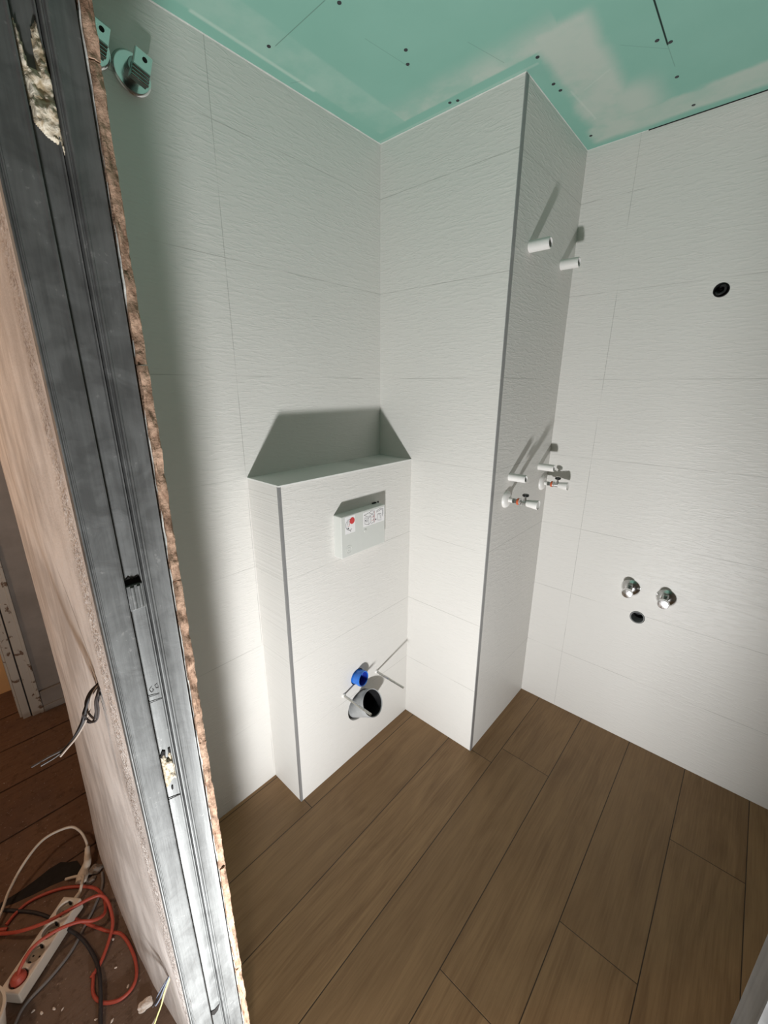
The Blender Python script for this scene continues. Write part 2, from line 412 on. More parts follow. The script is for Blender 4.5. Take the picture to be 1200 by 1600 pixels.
# trims on the outer corners
struct(MB().box(XB - .008, XB + .0008, YS - .0008, YS + .007, 0, HB - .003), 'trim_1', M_TRIM)
struct(MB().box(XC - .002, XC + .0010, YC - .0010, YC + .016, 0, HC - .002), 'trim_2', M_TRIM)
struct(MB().box(XB - .003, XB + .001, YS, YC, HB - .004, HB + .0006).box(XA, XB, YS - .001, YS + .003, HB - .004, HB + .0006), 'highlight_trim', M_WTRIM)  # white strip along the boxing top edges paints their highlight
def bead(pts, r, seed, n=90):
    P = []
    for a, b in zip(pts[:-1], pts[1:]):
        a, b = Vector(a), Vector(b)
        for i in range(n): P.append(a.lerp(b, i / n))
    P.append(Vector(pts[-1])); m = MB(); v = []; f = []
    for i, p in enumerate(P):
        rr = r * (.75 + .8 * abs(noise.noise(p * 22 + Vector((seed, 0, 0)))))
        d = (P[min(i + 1, len(P) - 1)] - P[max(i - 1, 0)]).normalized(); u = d.cross(Vector((0, 0, 1)))
        for k in range(6):
            q = k * math.pi / 3; v.append(p + (u * math.cos(q) + Vector((0, 0, 1)) * math.sin(q)) * rr)
    f = [(i * 6 + k, i * 6 + (k + 1) % 6, i * 6 + 6 + (k + 1) % 6, i * 6 + 6 + k) for i in range(len(P) - 1) for k in range(6)]
    return m.add(v, f)
struct(bead([(XA, .24, HC), (XA, YC, HC), (XC, YC, HC)], .0022, 1), 'trim_4', M_SEAL)
struct(bead([(XC, YC, HC), (XC, YF, HC), (-.36, YF, HC)], .0013, 5), 'trim_5', M_SEAL)
struct(MB().box(-.45, 1.0, YF - .0015, YF, HC - .0025, HC), 'trim_6', M_DARK)

# ------------------------------------------------------------------ setting: partition with the door opening
def wall_y(x, z):
    t = min(1, max(0, (XJ - x) / .862)); top = .111 + .019 * t ** 1.5
    ks = [(0, .119), (.29, .123), (.44, .109), (.57, .104), (.73, .104), (1, .111)]
    for (a, p), (b, q) in zip(ks[:-1], ks[1:]):
        if a <= t <= b: base = p + (q - p) * (t - a) / (b - a)
    w = min(1, max(0, (z - HF) / .75)); w = w * w * (3 - 2 * w)
    return base + (top - base) * w + .0022 * noise.noise(Vector((x * 7, 0, z * 4)))
nx, nz = 70, 160; v = []; f = []
for j in range(nz + 1):
    z = HF - .002 + (HC - HF) * j / nz
    for i in range(nx + 1):
        x = XJ - .862 * i / nx
        if i == 0: x += .0025 * noise.noise(Vector((3, 0, z * 30)))
        v.append((x, wall_y(x, z), z))
W1 = nx + 1
hole = lambda x, z: False
for j in range(nz):
    for i in range(nx): f.append((j * W1 + i, j * W1 + i + 1, (j + 1) * W1 + i + 1, (j + 1) * W1 + i))
n0 = len(v)
for j in range(nz + 1): v.append((-1.45, .2025, v[j * W1][2]))
f += [(j * W1 + nx, n0 + j, n0 + j + 1, (j + 1) * W1 + nx) for j in range(nz)]
mp = MB().add(v, f)
plaster = struct(mp, 'wall_hallway', M_PLASTER, 'scraped pinkish plaster face of the partition beside the door opening', 'wall', smooth=True)
struct(MB().box(-1.446, XJ - .03, .135, .2025, HF, HC), 'wall_partition_core', M_PLASTER2)
struct(MB().box(.09, 1.2, .111, .2146, HF, HC), 'wall_front_right', M_PLASTER2)
struct(MB().box(-3.9, 1.25, -1.6, .112, HC, HC + .03).box(-3.9, XA - .3, .112, 2.0, HC, HC + .03), 'ceiling_hallway', M_PLASTER2)
struct(MB().box(-3.9, 1.25, -1.65, -1.6, HF, HC), 'wall_hallway_rear', M_PLASTER2)
struct(MB().box(1.2, 1.25, -1.6, .111, HF, HC), 'wall_hallway_right', M_PLASTER2)
struct(MB().box(-2.65, XA - .3, 1.95, 2.0, HF, HC), 'wall_hallway_end', M_PLASTER2)
# tile edge of the partition (broken biscuit edge seen from the opening)
def tile_edge():
    m = MB(); ny = 7; rows = [0.002, .2995, .599, .8985, 1.198, 1.4975, 1.797, 2.0965, HC - .002]
    for k in range(len(rows) - 1):
        z0, z1 = rows[k] + .0008, rows[k + 1] - .0008; n = int((z1 - z0) / .0028); v = []; f = []
        sh = (.0010 * math.sin(k * 2.3)) - .0035
        for j in range(n + 1):
            z = z0 + (z1 - z0) * j / n
            edge = .0011 * noise.noise(Vector((9, k * 3.1, z * 34)))
            for i in range(ny + 1):
                s = i / ny; y = .2036 + s * (.2146 - .2036)
                x = XJ + sh + .0042 * noise.noise(Vector((k * 5.7, s * 1.4, z * 42))) + .0016 * noise.noise(Vector((2, s * 5, z * 170)))
                if i == 0: y += edge * 1.6 - .0006
                if i == ny: x -= .0006 + max(0, .003 * noise.noise(Vector((4, k, z * 60))))
                v.append((x, y, z))
        f = [(j * (ny + 1) + i, j * (ny + 1) + i + 1, (j + 1) * (ny + 1) + i + 1, (j + 1) * (ny + 1) + i) for j in range(n) for i in range(ny)]
        b = len(v); 
        for j in (0, n):
            for i in (0, ny): v.append((XJ - .03, .2036 + (i / ny) * .011, z0 + (z1 - z0) * j / n))
        # back corners: b+0 (z0,i0) b+1 (z0,iN) b+2 (z1,i0) b+3 (z1,iN)
        for j in range(n):
            q = j * (ny + 1)
        lo0, hi0, lo1, hi1 = 0, ny, n * (ny + 1), n * (ny + 1) + ny
        f.append(tuple([j * (ny + 1) for j in range(n + 1)] + [b + 2, b]))
        f.append(tuple([j * (ny + 1) + ny for j in range(n + 1)][::-1] + [b + 1, b + 3]))
        f.append(tuple(list(range(0, ny + 1)) + [b + 1, b])); f.append(tuple(list(range(lo1, hi1 + 1))[::-1] + [b + 2, b + 3]))
        m.add(v, f)
    return m
struct(tile_edge(), 'trim_7', M_BISC, 'broken terracotta coloured edge of the wall tiles along the door opening', 'tile edge', smooth=True)
struct(MB().box(XA, XJ - .031, .2037, .2143, 0, HC), 'wall_partition_tiles', T_CHF)
# ragged adhesive squeezed out between steel and tile
def adhesive():
    m = MB(); v = []; f = []; n = 420
    for j in range(n + 1):
        z = .003 + (HC - .006) * j / n; a = noise.noise(Vector((7, 0, z * 13))); b = noise.noise(Vector((1, 5, z * 48)))
        w = max(.0003, .0006 + .0030 * max(0, a) + .0012 * b); d = .0075 + .003 * b
        v += [(XJ - .026, .2037 - w, z), (XJ - d, .2037 - w, z), (XJ - d + .001, .2041, z)]
    f = [(3 * j + k, 3 * j + k + 1, 3 * j + k + 4, 3 * j + k + 3) for j in range(n) for k in range(2)]
    return m.add(v, f)
struct(adhesive(), 'trim_8', M_SEAL, smooth=True)
struct(MB().box(XJ - .05, XJ - .025, .1980, .2038, HF, HC), 'gap_shade_strip', M_DARK)  # dark strip deep in the steel-to-tile gap stands in for its shade

# ------------------------------------------------------------------ steel door liner (left and right jamb of the opening)
door1 = empty('door_1', (XJ, .15, 0), 'galvanised steel door lining of the unfinished bathroom doorway', 'door frame', None, 'structure')
prof = [(.1065, -.012), (.1065, .0005), (.1078, .0012), (.1088, .0004), (.1098, -.0012), (.1106, -.0012), (.1112, .0008), (.1124, .0008), (.1130, -.0006),
        (.1375, -.0006), (.1395, .0012), (.1412, .0008), (.1418, -.0115), (.1450, -.0097), (.1600, -.0093), (.1625, -.0090), (.1632, -.0052), (.1645, -.0050), (.1648, -.0105), (.1664, -.0105),
        (.1672, -.0022), (.1688, -.0018), (.1695, -.0036), (.1708, -.0036), (.1716, .0002), (.1735, .0004), (.1748, -.0006), (.1955, -.0004), (.1972, .0004), (.1978, -.0006), (.1978, -.024)]
def jamb(x0, sx, z0, z1):
    m = MB(); n = 60; v = []
    for j in range(n + 1):
        z = z0 + (z1 - z0) * j / n
        for y, d in prof:
            v.append((x0 + sx * (d + .0006 * noise.noise(Vector((y * 25, 3, z * 5)))), y, z))
    k = len(prof)
    return m.add(v, [(j * k + i, j * k + i + 1, (j + 1) * k + i + 1, (j + 1) * k + i) for j in range(n) for i in range(k - 1)])
part(jamb(XJ, 1, HF, HC), 'door_jamb', M_GALV, door1, smooth=True)
part(jamb(.047, -1, 0.0, HC).box(.052, .10, .115, .2146, 0.0, HC), 'door_jamb', M_GALV, door1, smooth=True)
def inside(p, poly):
    c = False
    for i in range(len(poly)):
        (x1, y1), (x2, y2) = poly[i], poly[i - 1]
        if (y1 > p[1]) != (y2 > p[1]) and p[0] < (x2 - x1) * (p[1] - y1) / (y2 - y1) + x1: c = not c
    return c
def edge_d(p, poly):
    best = 9
    for i in range(len(poly)):
        a, b = Vector(poly[i]), Vector(poly[i - 1]); ab = b - a; t = max(0, min(1, (Vector(p) - a).dot(ab) / ab.length_squared)); best = min(best, (Vector(p) - a - ab * t).length)
    return best
def foam(poly, x0, h, seed, st=.0011):
    ys = [p[0] for p in poly]; zs = [p[1] for p in poly]; m = MB(); idx = {}; v = []; f = []
    ny = int((max(ys) - min(ys)) / st) + 1; nz_ = int((max(zs) - min(zs)) / st) + 1
    def vid(i, j):
        if (i, j) not in idx:
            y = min(ys) + i * st; z = min(zs) + j * st; d = edge_d((y, z), poly)
            b = noise.fractal(Vector((seed, y * 95, z * 62)), .8, 2., 3) * .5 + .5
            idx[(i, j)] = len(v); v.append((x0 + min(1, d / .0025) * h * (.15 + b), y, z))
        return idx[(i, j)]
    for i in range(ny):
        for j in range(nz_):
            if inside((min(ys) + (i + .5) * st, min(zs) + (j + .5) * st), poly): f.append((vid(i, j), vid(i + 1, j), vid(i + 1, j + 1), vid(i, j + 1)))
    return m.add(v, f)
part(foam([(.1432, 1.800), (.1450, 1.801), (.1475, 1.79), (.150, 1.768), (.1560, 1.768), (.1570, 1.800), (.163, 1.809), (.1655, 1.79), (.1672, 1.76), (.1675, 1.735), (.1680, 1.718), (.1685, 1.699), (.162, 1.710), (.154, 1.714), (.1455, 1.722), (.1430, 1.76)], XJ - .0095, .0085, 1),
     'foam_filling', M_FOAM, door1, smooth=True)['label'] = 'beige expanding foam bulging from the upper slot'
part(foam([(.1445, .912), (.149, .918), (.152, .915), (.1535, .903), (.156, .903), (.157, .915), (.1605, .915), (.1620, .89), (.1625, .856), (.1585, .862), (.152, .856), (.146, .850), (.1445, .87)], XJ - .0098, .0048, 4, .0009),
     'foam_filling', M_FOAM, door1, smooth=True)['label'] = 'pale foam showing in the lower slot'
def flat(poly, x, th=.0003):
    n = len(poly); v = [(x, y, z) for y, z in poly] + [(x - th, y, z) for y, z in poly]
    return MB().add(v, [tuple(range(n)), tuple(reversed(range(n, 2 * n)))] + [(i, (i + 1) % n, n + (i + 1) % n, n + i) for i in range(n)])
sl = MB()
for poly in ([(.1435, 1.2195), (.149, 1.2245), (.154, 1.220), (.160, 1.223), (.163, 1.221), (.163, 1.211), (.1435, 1.213)],
             [(.1440, .914), (.1490, .924), (.1535, .920), (.152, .910), (.147, .911)], [(.157, .922), (.1605, .922), (.1608, .911), (.1572, .911)],
             [(.1515, .846), (.1530, .849), (.1548, .847), (.1545, .842), (.1525, .840)], [(.1430, .8285), (.1625, .8225), (.1625, .8210), (.1430, .8265)],
             [(.1430, .250), (.152, .243), (.163, .245), (.158, .231), (.150, .229), (.143, .240)], [(.145, 1.030), (.160, 1.0265), (.160, 1.0258), (.145, 1.0290)], [(.145, 1.019), (.1625, 1.0165), (.1625, 1.0158), (.145, 1.0180)]):
    q = flat(poly, XJ - .0084); sl.add(q.v, q.f)
part(sl, 'slot', M_DARK, door1)['label'] = 'dark punched slots in the lining'
clip = MB().box(XJ - .009, XJ - .0035, .1430, .1632, 1.176, 1.213)
clip.lathe((XJ - .0045, .150, 1.177), (0, 0, 1), [(0, .003), (.034, .003)], 12).lathe((XJ - .0045, .158, 1.177), (0, 0, 1), [(0, .0028), (.034, .0028)], 12)
part(clip, 'spring_clip', M_GALV, door1, smooth=True, bevel=.0008)
mk = MB()
for a, b in (((.152, 1.044), (.148, 1.040)), ((.148, 1.040), (.150, 1.034)), ((.150, 1.034), (.154, 1.036)), ((.154, 1.036), (.152, 1.039)), ((.160, 1.045), (.156, 1.043)), ((.156, 1.043), (.157, 1.038)), ((.157, 1.038), (.161, 1.037)), ((.161, 1.037), (.160, 1.042))):
    mk.tube([(XJ - .0088, *a), (XJ - .0088, *b)], .0003, 5, smooth=False)
part(mk, 'pencil_mark', M_GREYC, door1)

# ------------------------------------------------------------------ hallway
struct(MB().box(-3.9, 1.2, -1.6, 2.0, HF - .05, HF), 'floor_hallway', M_BOARDS, 'dusty dark brown old floorboards of the hallway', 'floor')
XD = -2.5
struct(MB().box(XD - .15, XD, .13, 1.95, HF, HC).box(XD - .15, XD, -1.6, -.72, HF, HC).box(XD - .15, XD, -.72, .13, 1.95, HC), 'wall_hallway_left', M_PLASTER2)
d2 = empty('door_2', (XD, .07, HF), 'chipped white painted old door frame at the end of the hallway', 'door frame', None, 'structure')
part(MB().box(XD - .14, XD + .004, .049, .080, HF, 1.98).box(XD - .10, XD - .02, .040, .049, HF, 1.98), 'door_jamb', M_PAINT, d2, bevel=.002)
part(MB().box(XD - .02, XD + .014, .085, .130, HF + .0, 2.0).box(XD, XD + .020, .118, .132, HF, 2.0), 'casing', M_PAINT, d2, bevel=.003)
part(MB().box(XD - .14, XD + .002, .0805, .0845, HF, 1.98), 'gap', M_DARK, d2)
part(MB().box(XD - .14, XD + .014, -.76, -.71, HF, 2.0), 'door_jamb', M_PAINT, d2, bevel=.003)
part(MB().box(XD - .14, XD + .014, -.71, .049, 1.95, 2.0), 'head', M_PAINT, d2, bevel=.003)
struct(MB().box(XD, XD + .016, .133, 1.95, HF, HF + .12).box(XD, XD + .024, .133, 1.95, HF, HF + .035), 'baseboard_hallway', M_PLASTER2, bevel=.004)
struct(MB().box(-2.87, -2.82, -1.6, 2.0, HF, HC), 'wall_back_room', M_ORANGE)

# dark ragged opening burnt into the floor
hp = [(-1.475, .058), (-1.455, .040), (-1.472, .010), (-1.488, -.030), (-1.50, -.075), (-1.515, -.12), (-1.535, -.155), (-1.55, -.15), (-1.545, -.10), (-1.548, -.06), (-1.555, -.02), (-1.552, .012), (-1.53, .030), (-1.515, .052)]
v = [(x, y, HF + .0008) for x, y in hp] + [(x, y, HF - .004) for x, y in hp]; n = len(hp)
struct(MB().add(v, [tuple(range(n))] + [(i, (i + 1) % n, n + (i + 1) % n, n + i) for i in range(n)]), 'floor_gap', M_DARK)

# ------------------------------------------------------------------ things in the bathroom
# cistern cover
cv = empty('cistern_cover', (XB, .963, .99), 'pale plastic protective cover with instruction stickers on the cistern boxing', 'cover')
y0, y1, z0, z1, xf = .856, 1.070, .917, 1.064, XB + .037
body = MB().box(XB - .012, xf, y0, y1, z0, z1)
part(body, 'cover_body', M_COVER, cv, bevel=.0025)
part(MB().box(XB, XB + .0015, y1, y1 + .006, z0 + .01, z1 + .004).box(XB, XB + .006, y1 - .03, y1 - .012, z1, z1 + .004), 'gasket', M_DARK, cv)
s1 = part(MB().box(xf, xf + .0004, .873, .919, 1.000, 1.060), 'sticker', M_STICK, cv); s1['label'] = 'small square sticker with a red spot and a circle'
s2 = part(MB().box(xf, xf + .0004, .958, 1.066, 1.004, 1.057), 'sticker', M_STICK, cv); s2['label'] = 'wide sticker with line drawings of the cistern'
def ln(m, pts, r=.0005, x=xf + .0006): m.tube([(x, a, b) for a, b in pts], r, 5, smooth=False)
def ring(m, cy, cz, r, w=.0005, a0=0, a1=360, x=xf + .0006): ln(m, [(cy + r * math.cos(math.radians(a)), cz + r * math.sin(math.radians(a))) for a in range(a0, a1 + 1, 12)], w, x)
d1 = MB(); ring(d1, .894, 1.030, .0185, .0005, 60, 300); ln(d1, [(.885, 1.03), (.885, 1.042), (.892, 1.042), (.892, 1.03)]); d1.box(xf, xf + .0007, .884, .889, 1.016, 1.021); ln(d1, [(.893, 1.01), (.898, 1.006)], .0008)
rel(d1.build('print', M_INK), cv)
rs = MB().lathe((xf, .905, 1.042), (1, 0, 0), [(0, .0115), (.0008, .0115)], 24); ln(rs, [(.884, 1.026), (.893, 1.026), (.893, 1.036)], .0005)
rel(rs.build('print', M_RED), cv)
d3 = MB()
for pts in ([(.962, 1.047), (.985, 1.050), (1.003, 1.042), (.982, 1.036), (.962, 1.047)], [(.985, 1.050), (1.002, 1.055), (1.013, 1.048), (1.003, 1.042)], [(.965, 1.037), (.965, 1.014), (.984, 1.008), (.996, 1.014), (.996, 1.036)],
            [(.965, 1.037), (.984, 1.032), (.996, 1.036)], [(.984, 1.032), (.984, 1.008)], [(1.002, 1.038), (1.010, 1.038), (1.010, 1.012), (.998, 1.008)], [(1.013, 1.054), (1.013, 1.008)],
            [(1.022, 1.048), (1.045, 1.054), (1.060, 1.050), (1.060, 1.028)], [(1.024, 1.044), (1.047, 1.049), (1.056, 1.046), (1.056, 1.022)], [(1.030, 1.036), (1.030, 1.014), (1.048, 1.010), (1.048, 1.034), (1.030, 1.036)], [(1.036, 1.032), (1.044, 1.030), (1.044, 1.018)]):
    ln(d3, pts)
ring(d3, .975, 1.024, .004); d3.box(xf, xf + .0007, 1.018, 1.023, 1.016, 1.021); d3.box(xf, xf + .0007, .967, .970, 1.024, 1.028)
rel(d3.build('print', M_INK), cv)
d4 = MB(); ln(d4, [(1.000, 1.030), (1.014, 1.034)], .0006); ln(d4, [(1.014, 1.010), (1.014, 1.050)], .0004); ln(d4, [(1.0, 1.018), (1.012, 1.021)], .0005)
rel(d4.build('print', M_RED), cv)
rel(MB().lathe((xf - .0002, .968, .990), (1, 0, 0), [(0, .0065), (.0012, .006), (.0016, .004)], 24).build('button', M_COVER, smooth=True), cv)
em = MB(); ring(em, .888, .944, .0135, .0005, 0, 360, xf + .0002); ring(em, .888, .944, .006, .0005, 30, 300, xf + .0002)
rel(em.build('embossed_mark', M_COVER), cv)
# drain pipe
dp = empty('drain_pipe', DR, 'wide grey plastic toilet drain pipe sticking out of the boxing', 'pipe')
ax = Vector((1, .08, .60)).normalized()
part(MB().lathe(DR - ax * .045, ax, [(0, .0515), (.090, .0515), (.096, .0530), (.118, .0530), (.120, .0520), (.118, .0495), (0, .0475)], 48, False, False), 'pipe', M_PIPE, dp, smooth=True)
part(MB().lathe(DR - ax * .042, ax, [(0, .0475), (.001, .0475)], 48), 'pipe_interior', M_DARK, dp)
part(MB().lathe(DR - ax * .040, ax, [(0, .0478), (.060, .0478), (.112, .0478)], 48, True, False), 'rubber_seal', M_BLACK, dp, smooth=True)
# flush pipe, with a darker cup painting the shade inside its mouth
bp = empty('supply_pipe', BL, 'short bright blue plastic flush pipe above the grey drain', 'pipe')
ax2 = Vector((1, .12, .10)).normalized()
part(MB().lathe(BL - ax2 * .012, ax2, [(0, .0295), (.026, .0295), (.029, .0308), (.042, .0308), (.044, .0298), (.043, .0265), (.014, .0260)], 40, True, False), 'pipe', M_BLUE, bp, smooth=True)
part(MB().lathe(BL + ax2 * .006, ax2, [(0, .0262), (.0015, .0262), (.0015, .0258), (.024, .0262)], 40, True, False), 'plug', M_DBLUE, bp, smooth=True)
# mounting bolts
for (yy, zz, lb) in ((.877, .332, 'long steel mounting rod left of the grey drain pipe'), (1.063, .333, 'long steel mounting rod right of the grey drain pipe, nearest the corner')):
    b = empty('mounting_bolt', (XB, yy, zz), lb, 'bolt', 'toilet mounting rods')
    th = [(0, .0042)]
    for i in range(1, 58): th += [(.0025 * i, .0048 if i % 2 else .0042)]
    th += [(.146, .004)]
    part(MB().lathe((XB, yy, zz), (1, 0, 0), th, 14), 'rod', M_STEEL, b, smooth=False)
    part(MB().lathe((XB - .004, yy, zz), (1, 0, 0), [(0, .008), (.006, .0085), (.010, .0065)], 20), 'sleeve', M_WPLAS, b, smooth=True)
    if yy > 1: part(MB().lathe((XB + .045, yy, zz), (1, 0, 0), [(0, .0052), (.03, .0052)], 6), 'nut', M_STEEL, b)
# white wall plugs on the chase
for (yy, zz, r, l, lb) in ((1.385, 1.883, .0165, .064, 'white plastic stub on the chase, upper left of the four'), (1.654, 1.883, .0165, .061, 'white plastic stub on the chase, upper right near the corner'),
                       (1.396, 1.159, .0140, .062, 'white plastic stub just above the front stop valve'), (1.663, 1.159, .0140, .062, 'white plastic stub just above the rear stop valve')):
    p = empty('pipe_stub', (XC, yy, zz), lb, 'pipe stub', 'white pipe stubs on the chase')
    part(MB().lathe((XC - .004, yy, zz), (1, 0, 0), [(0, r), (l, r), (l + .0035, r - .001), (l + .004, r - .0035), (l + .0015, r - .004)], 32, True, False), 'sleeve', M_WPLAS, p, smooth=True)
    part(MB().lathe((XC + l - .012, yy, zz), (1, 0, 0), [(0, r - .0042), (.001, r - .0042)], 24), 'opening', M_GREYC, p)
# capped stop valves on the chase
def stop_valve(yy, zz, l, lb):
    s = l / .121; r0 = empty('stop_valve', (XC, yy, zz), lb, 'valve', 'capped stop valves on the chase')
    o = (XC, yy, zz); A = (1, 0, 0)
    part(MB().lathe(o, A, [(0, .0315), (.004, .0315), (.010, .027), (.013, .018), (.0135, .012)], 40), 'escutcheon', M_WPLAS, r0, smooth=True)
    part(MB().lathe(o, A, [(.012, .0085), (.028 * s, .0085), (.028 * s, .0078)], 24), 'neck', M_WPLAS, r0, smooth=True)
    part(MB().lathe(o, A, [(.028 * s, .0088), (.034 * s, .0088), (.035 * s, .0080), (.045 * s, .0080)], 6), 'threaded_nipple', M_DCHROME, r0)
    part(MB().lathe(o, A, [(.044 * s, .010), (.046 * s, .0122), (.050 * s, .0122), (.052 * s, .010)], 28), 'seal_ring', M_BRASS, r0, smooth=True)
    part(MB().lathe(o, A, [(.050 * s, .0095), (.054 * s, .0125), (.060 * s, .0125), (.062 * s, .0095), (.084 * s, .0095), (.086 * s, .0075)], 28), 'valve_body', M_CHROME, r0, smooth=True)
    h = part(MB().lathe((XC + .073 * s, yy, zz), (0, 0, 1), [(0, .0055), (.014, .0055), (.018, .004), (.024, .004)], 20), 'spindle', M_CHROME, r0, smooth=True)
    k = MB().lathe((XC + .073 * s, yy, zz + .0225), (0, 0, 1), [(0, .009), (.002, .0115), (.007, .0115), (.009, .009)], 28).build('handle', M_BLKCH, smooth=True)
    k.parent = h
    part(MB().lathe((XC, yy, zz), A, [(.080 * s, .0115), (.083 * s, .0122), (.119 * s, .0168), (.121 * s, .0160), (.119 * s, .0135)], 32), 'cap', M_WPLAS, r0, smooth=True)
stop_valve(1.381, 1.078, .121, 'capped stop valve on the chase nearer the front edge')
stop_valve(1.712, 1.084, .108, 'capped stop valve on the chase close to the back corner')
# chrome angle valves below the sink position
for xx, zz, lb in ((-.252, .704, 'chrome angle valve on the back wall, left one above the black drain'), (-.132, .702, 'chrome angle valve on the back wall, right one')):
    r0 = empty('angle_valve', (xx, YF, zz), lb, 'valve', 'chrome angle valves on the back wall')
    A = (0, -1, 0); o = (xx, YF, zz)
    part(MB().lathe(o, A, [(0, .0335), (.003, .0335), (.011, .027), (.017, .014)], 40), 'escutcheon', M_CHROME, r0, smooth=True)
    part(MB().lathe(o, A, [(.009, .0095), (.045, .0095), (.047, .011), (.052, .011), (.054, .009)], 28), 'valve_body', M_CHROME, r0, smooth=True)
    part(MB().lathe((xx, YF - .033, zz), (0, 0, 1), [(0, .0085), (.012, .0085), (.012, .0105), (.026, .0105), (.0265, .0085)], 6), 'outlet_nut', M_DCHROME, r0, bevel=.0006)
    hb = [(.048, .0075), (.052, .0165), (.058, .0192), (.066, .0192), (.070, .0165), (.0715, .006)]
    part(MB().lathe(o, A, hb, 32), 'handle', M_CHROME, r0, smooth=True)
# basin waste and cable outlet
bw = empty('basin_waste', SD, 'black waste pipe end set in the back wall below the chrome valves', 'pipe')
part(MB().lathe(SD + Vector((0, .045, 0)), (0, -1, 0), [(0, .0245), (.046, .0245), (.047, .0235), (.046, .022), (0, .0215)], 40, False, False), 'pipe', M_PIPE, bw, smooth=True)
part(MB().lathe(SD + Vector((0, .046, 0)), (0, -1, 0), [(0, .026), (.038, .0222)], 40, True, False), 'plug', M_BLACK, bw, smooth=True)  # black lining puts the shade inside the open pipe into colour
co = empty('cable_outlet', VH, 'small black cable outlet high on the back wall', 'cable outlet')
part(MB().lathe(VH + Vector((0, .04, 0)), (0, -1, 0), [(0, .0205), (.041, .0205), (.042, .019), (.040, .0175), (.012, .017)], 32, True, False), 'conduit', M_BLACK, co, smooth=True)
cc = MB().tube([VH + Vector(p) for p in ((-.004, .03, 0), (-.013, .006, -.004), (-.004, -.005, -.012), (.009, -.003, -.004), (.009, -.004, .009), (-.002, .002, .012), (-.004, .03, .005))], .0038, 10)
part(cc, 'cable', M_BLACK, co, smooth=True)
# chrome wall brackets high on the left wall
def bracket(yy, zz, lb):
    o = Vector((XA, yy, zz)); r0 = empty('wall_bracket', o, lb, 'bracket', 'chrome wall brackets')
    part(MB().lathe(o, (1, 0, 0), [(0, .0385), (.003, .0385), (.0055, .0360), (.006, .0330)], 48), 'rosette', M_CHROME, r0, smooth=True)
    part(MB().lathe(o, (1, 0, 0), [(.005, .017), (.030, .017), (.031, .015)], 32), 'stem', M_DCHROME, r0, smooth=True)
    c = o + Vector((.034, .006, .004))
    up = Vector((.0, .30, 1)).normalized(); sd = Vector((0, 1, -.30)).normalized(); fw = Vector((1, 0, 0))
    part(MB().obbox(c + up * .010 + sd * .003, fw * .006, sd * .036, up * .036), 'plate', M_CHROME, r0, bevel=.003)
    part(MB().lathe(c + up * .014 + sd * .006 + fw * .0026, fw, [(0, .0048), (.001, .0048)], 24), 'screw_hole', M_DARK, r0)
    g = MB()
    for i in range(4): g.lathe(c - up * (.011 + .0065 * i) - sd * .015 + fw * .006, sd, [(0, .0032), (.033, .0032)], 12)
    g.obbox(c - up * .020 + fw * .0, fw * .010, sd * .033, up * .026)
    part(g, 'ridged_grip', M_DCHROME, r0, smooth=True)
bracket(.474, 2.108, 'chrome round wall bracket high on the left wall, fully visible one')
bracket(.398, 2.122, 'chrome wall bracket high on the left wall, mostly hidden behind the tile edge')
# drywall screws
scr = [((-.851, .805), 'drywall screw head in the ceiling near the top edge of the photo, left part'), ((-.826, 1.001), 'drywall screw head in mid ceiling, farther from the chase of the close pair'),
       ((-.852, 1.041), 'drywall screw head in mid ceiling, nearer the chase of the close pair'), ((-.854, 1.239), 'drywall screw head over the chase front, left of the pair'),
       ((-.832, 1.246), 'drywall screw head over the chase front, right of the pair'), ((-.594, 1.236), 'drywall screw head right beside the outer corner of the chase'),
       ((-.600, 1.359), 'drywall screw head along the chase side, first of the pair'), ((-.595, 1.397), 'drywall screw head along the chase side, second of the pair'),
       ((-.599, 1.684), 'drywall screw head in the ceiling at the far inner corner'), ((-1.068, .773), 'drywall screw head at the end of the pencil line near the left wall'),
       ((-.361, 1.372), 'drywall screw head left of the black board joint end'), ((-.338, 1.398), 'drywall screw head right at the black board joint end'),
       ((-.345, 1.547), 'drywall screw head between the board joint and the back wall'), ((-.327, 1.716), 'drywall screw head in white filler close to the back wall')]
s0 = None
for (xy, lb) in scr:
    if s0 is None:
        s0 = MB().lathe((0, 0, 0), (0, 0, -1), [(0, .0048), (.0008, .0048), (.0012, .004), (.0006, .0015)], 16).build('drywall_screw', M_INK, smooth=True); o = s0
    else:
        o = s0.copy(); COL.objects.link(o)
    o.location = (xy[0], xy[1], HC); tag(o, lb, 'screw', 'drywall screws in the ceiling')

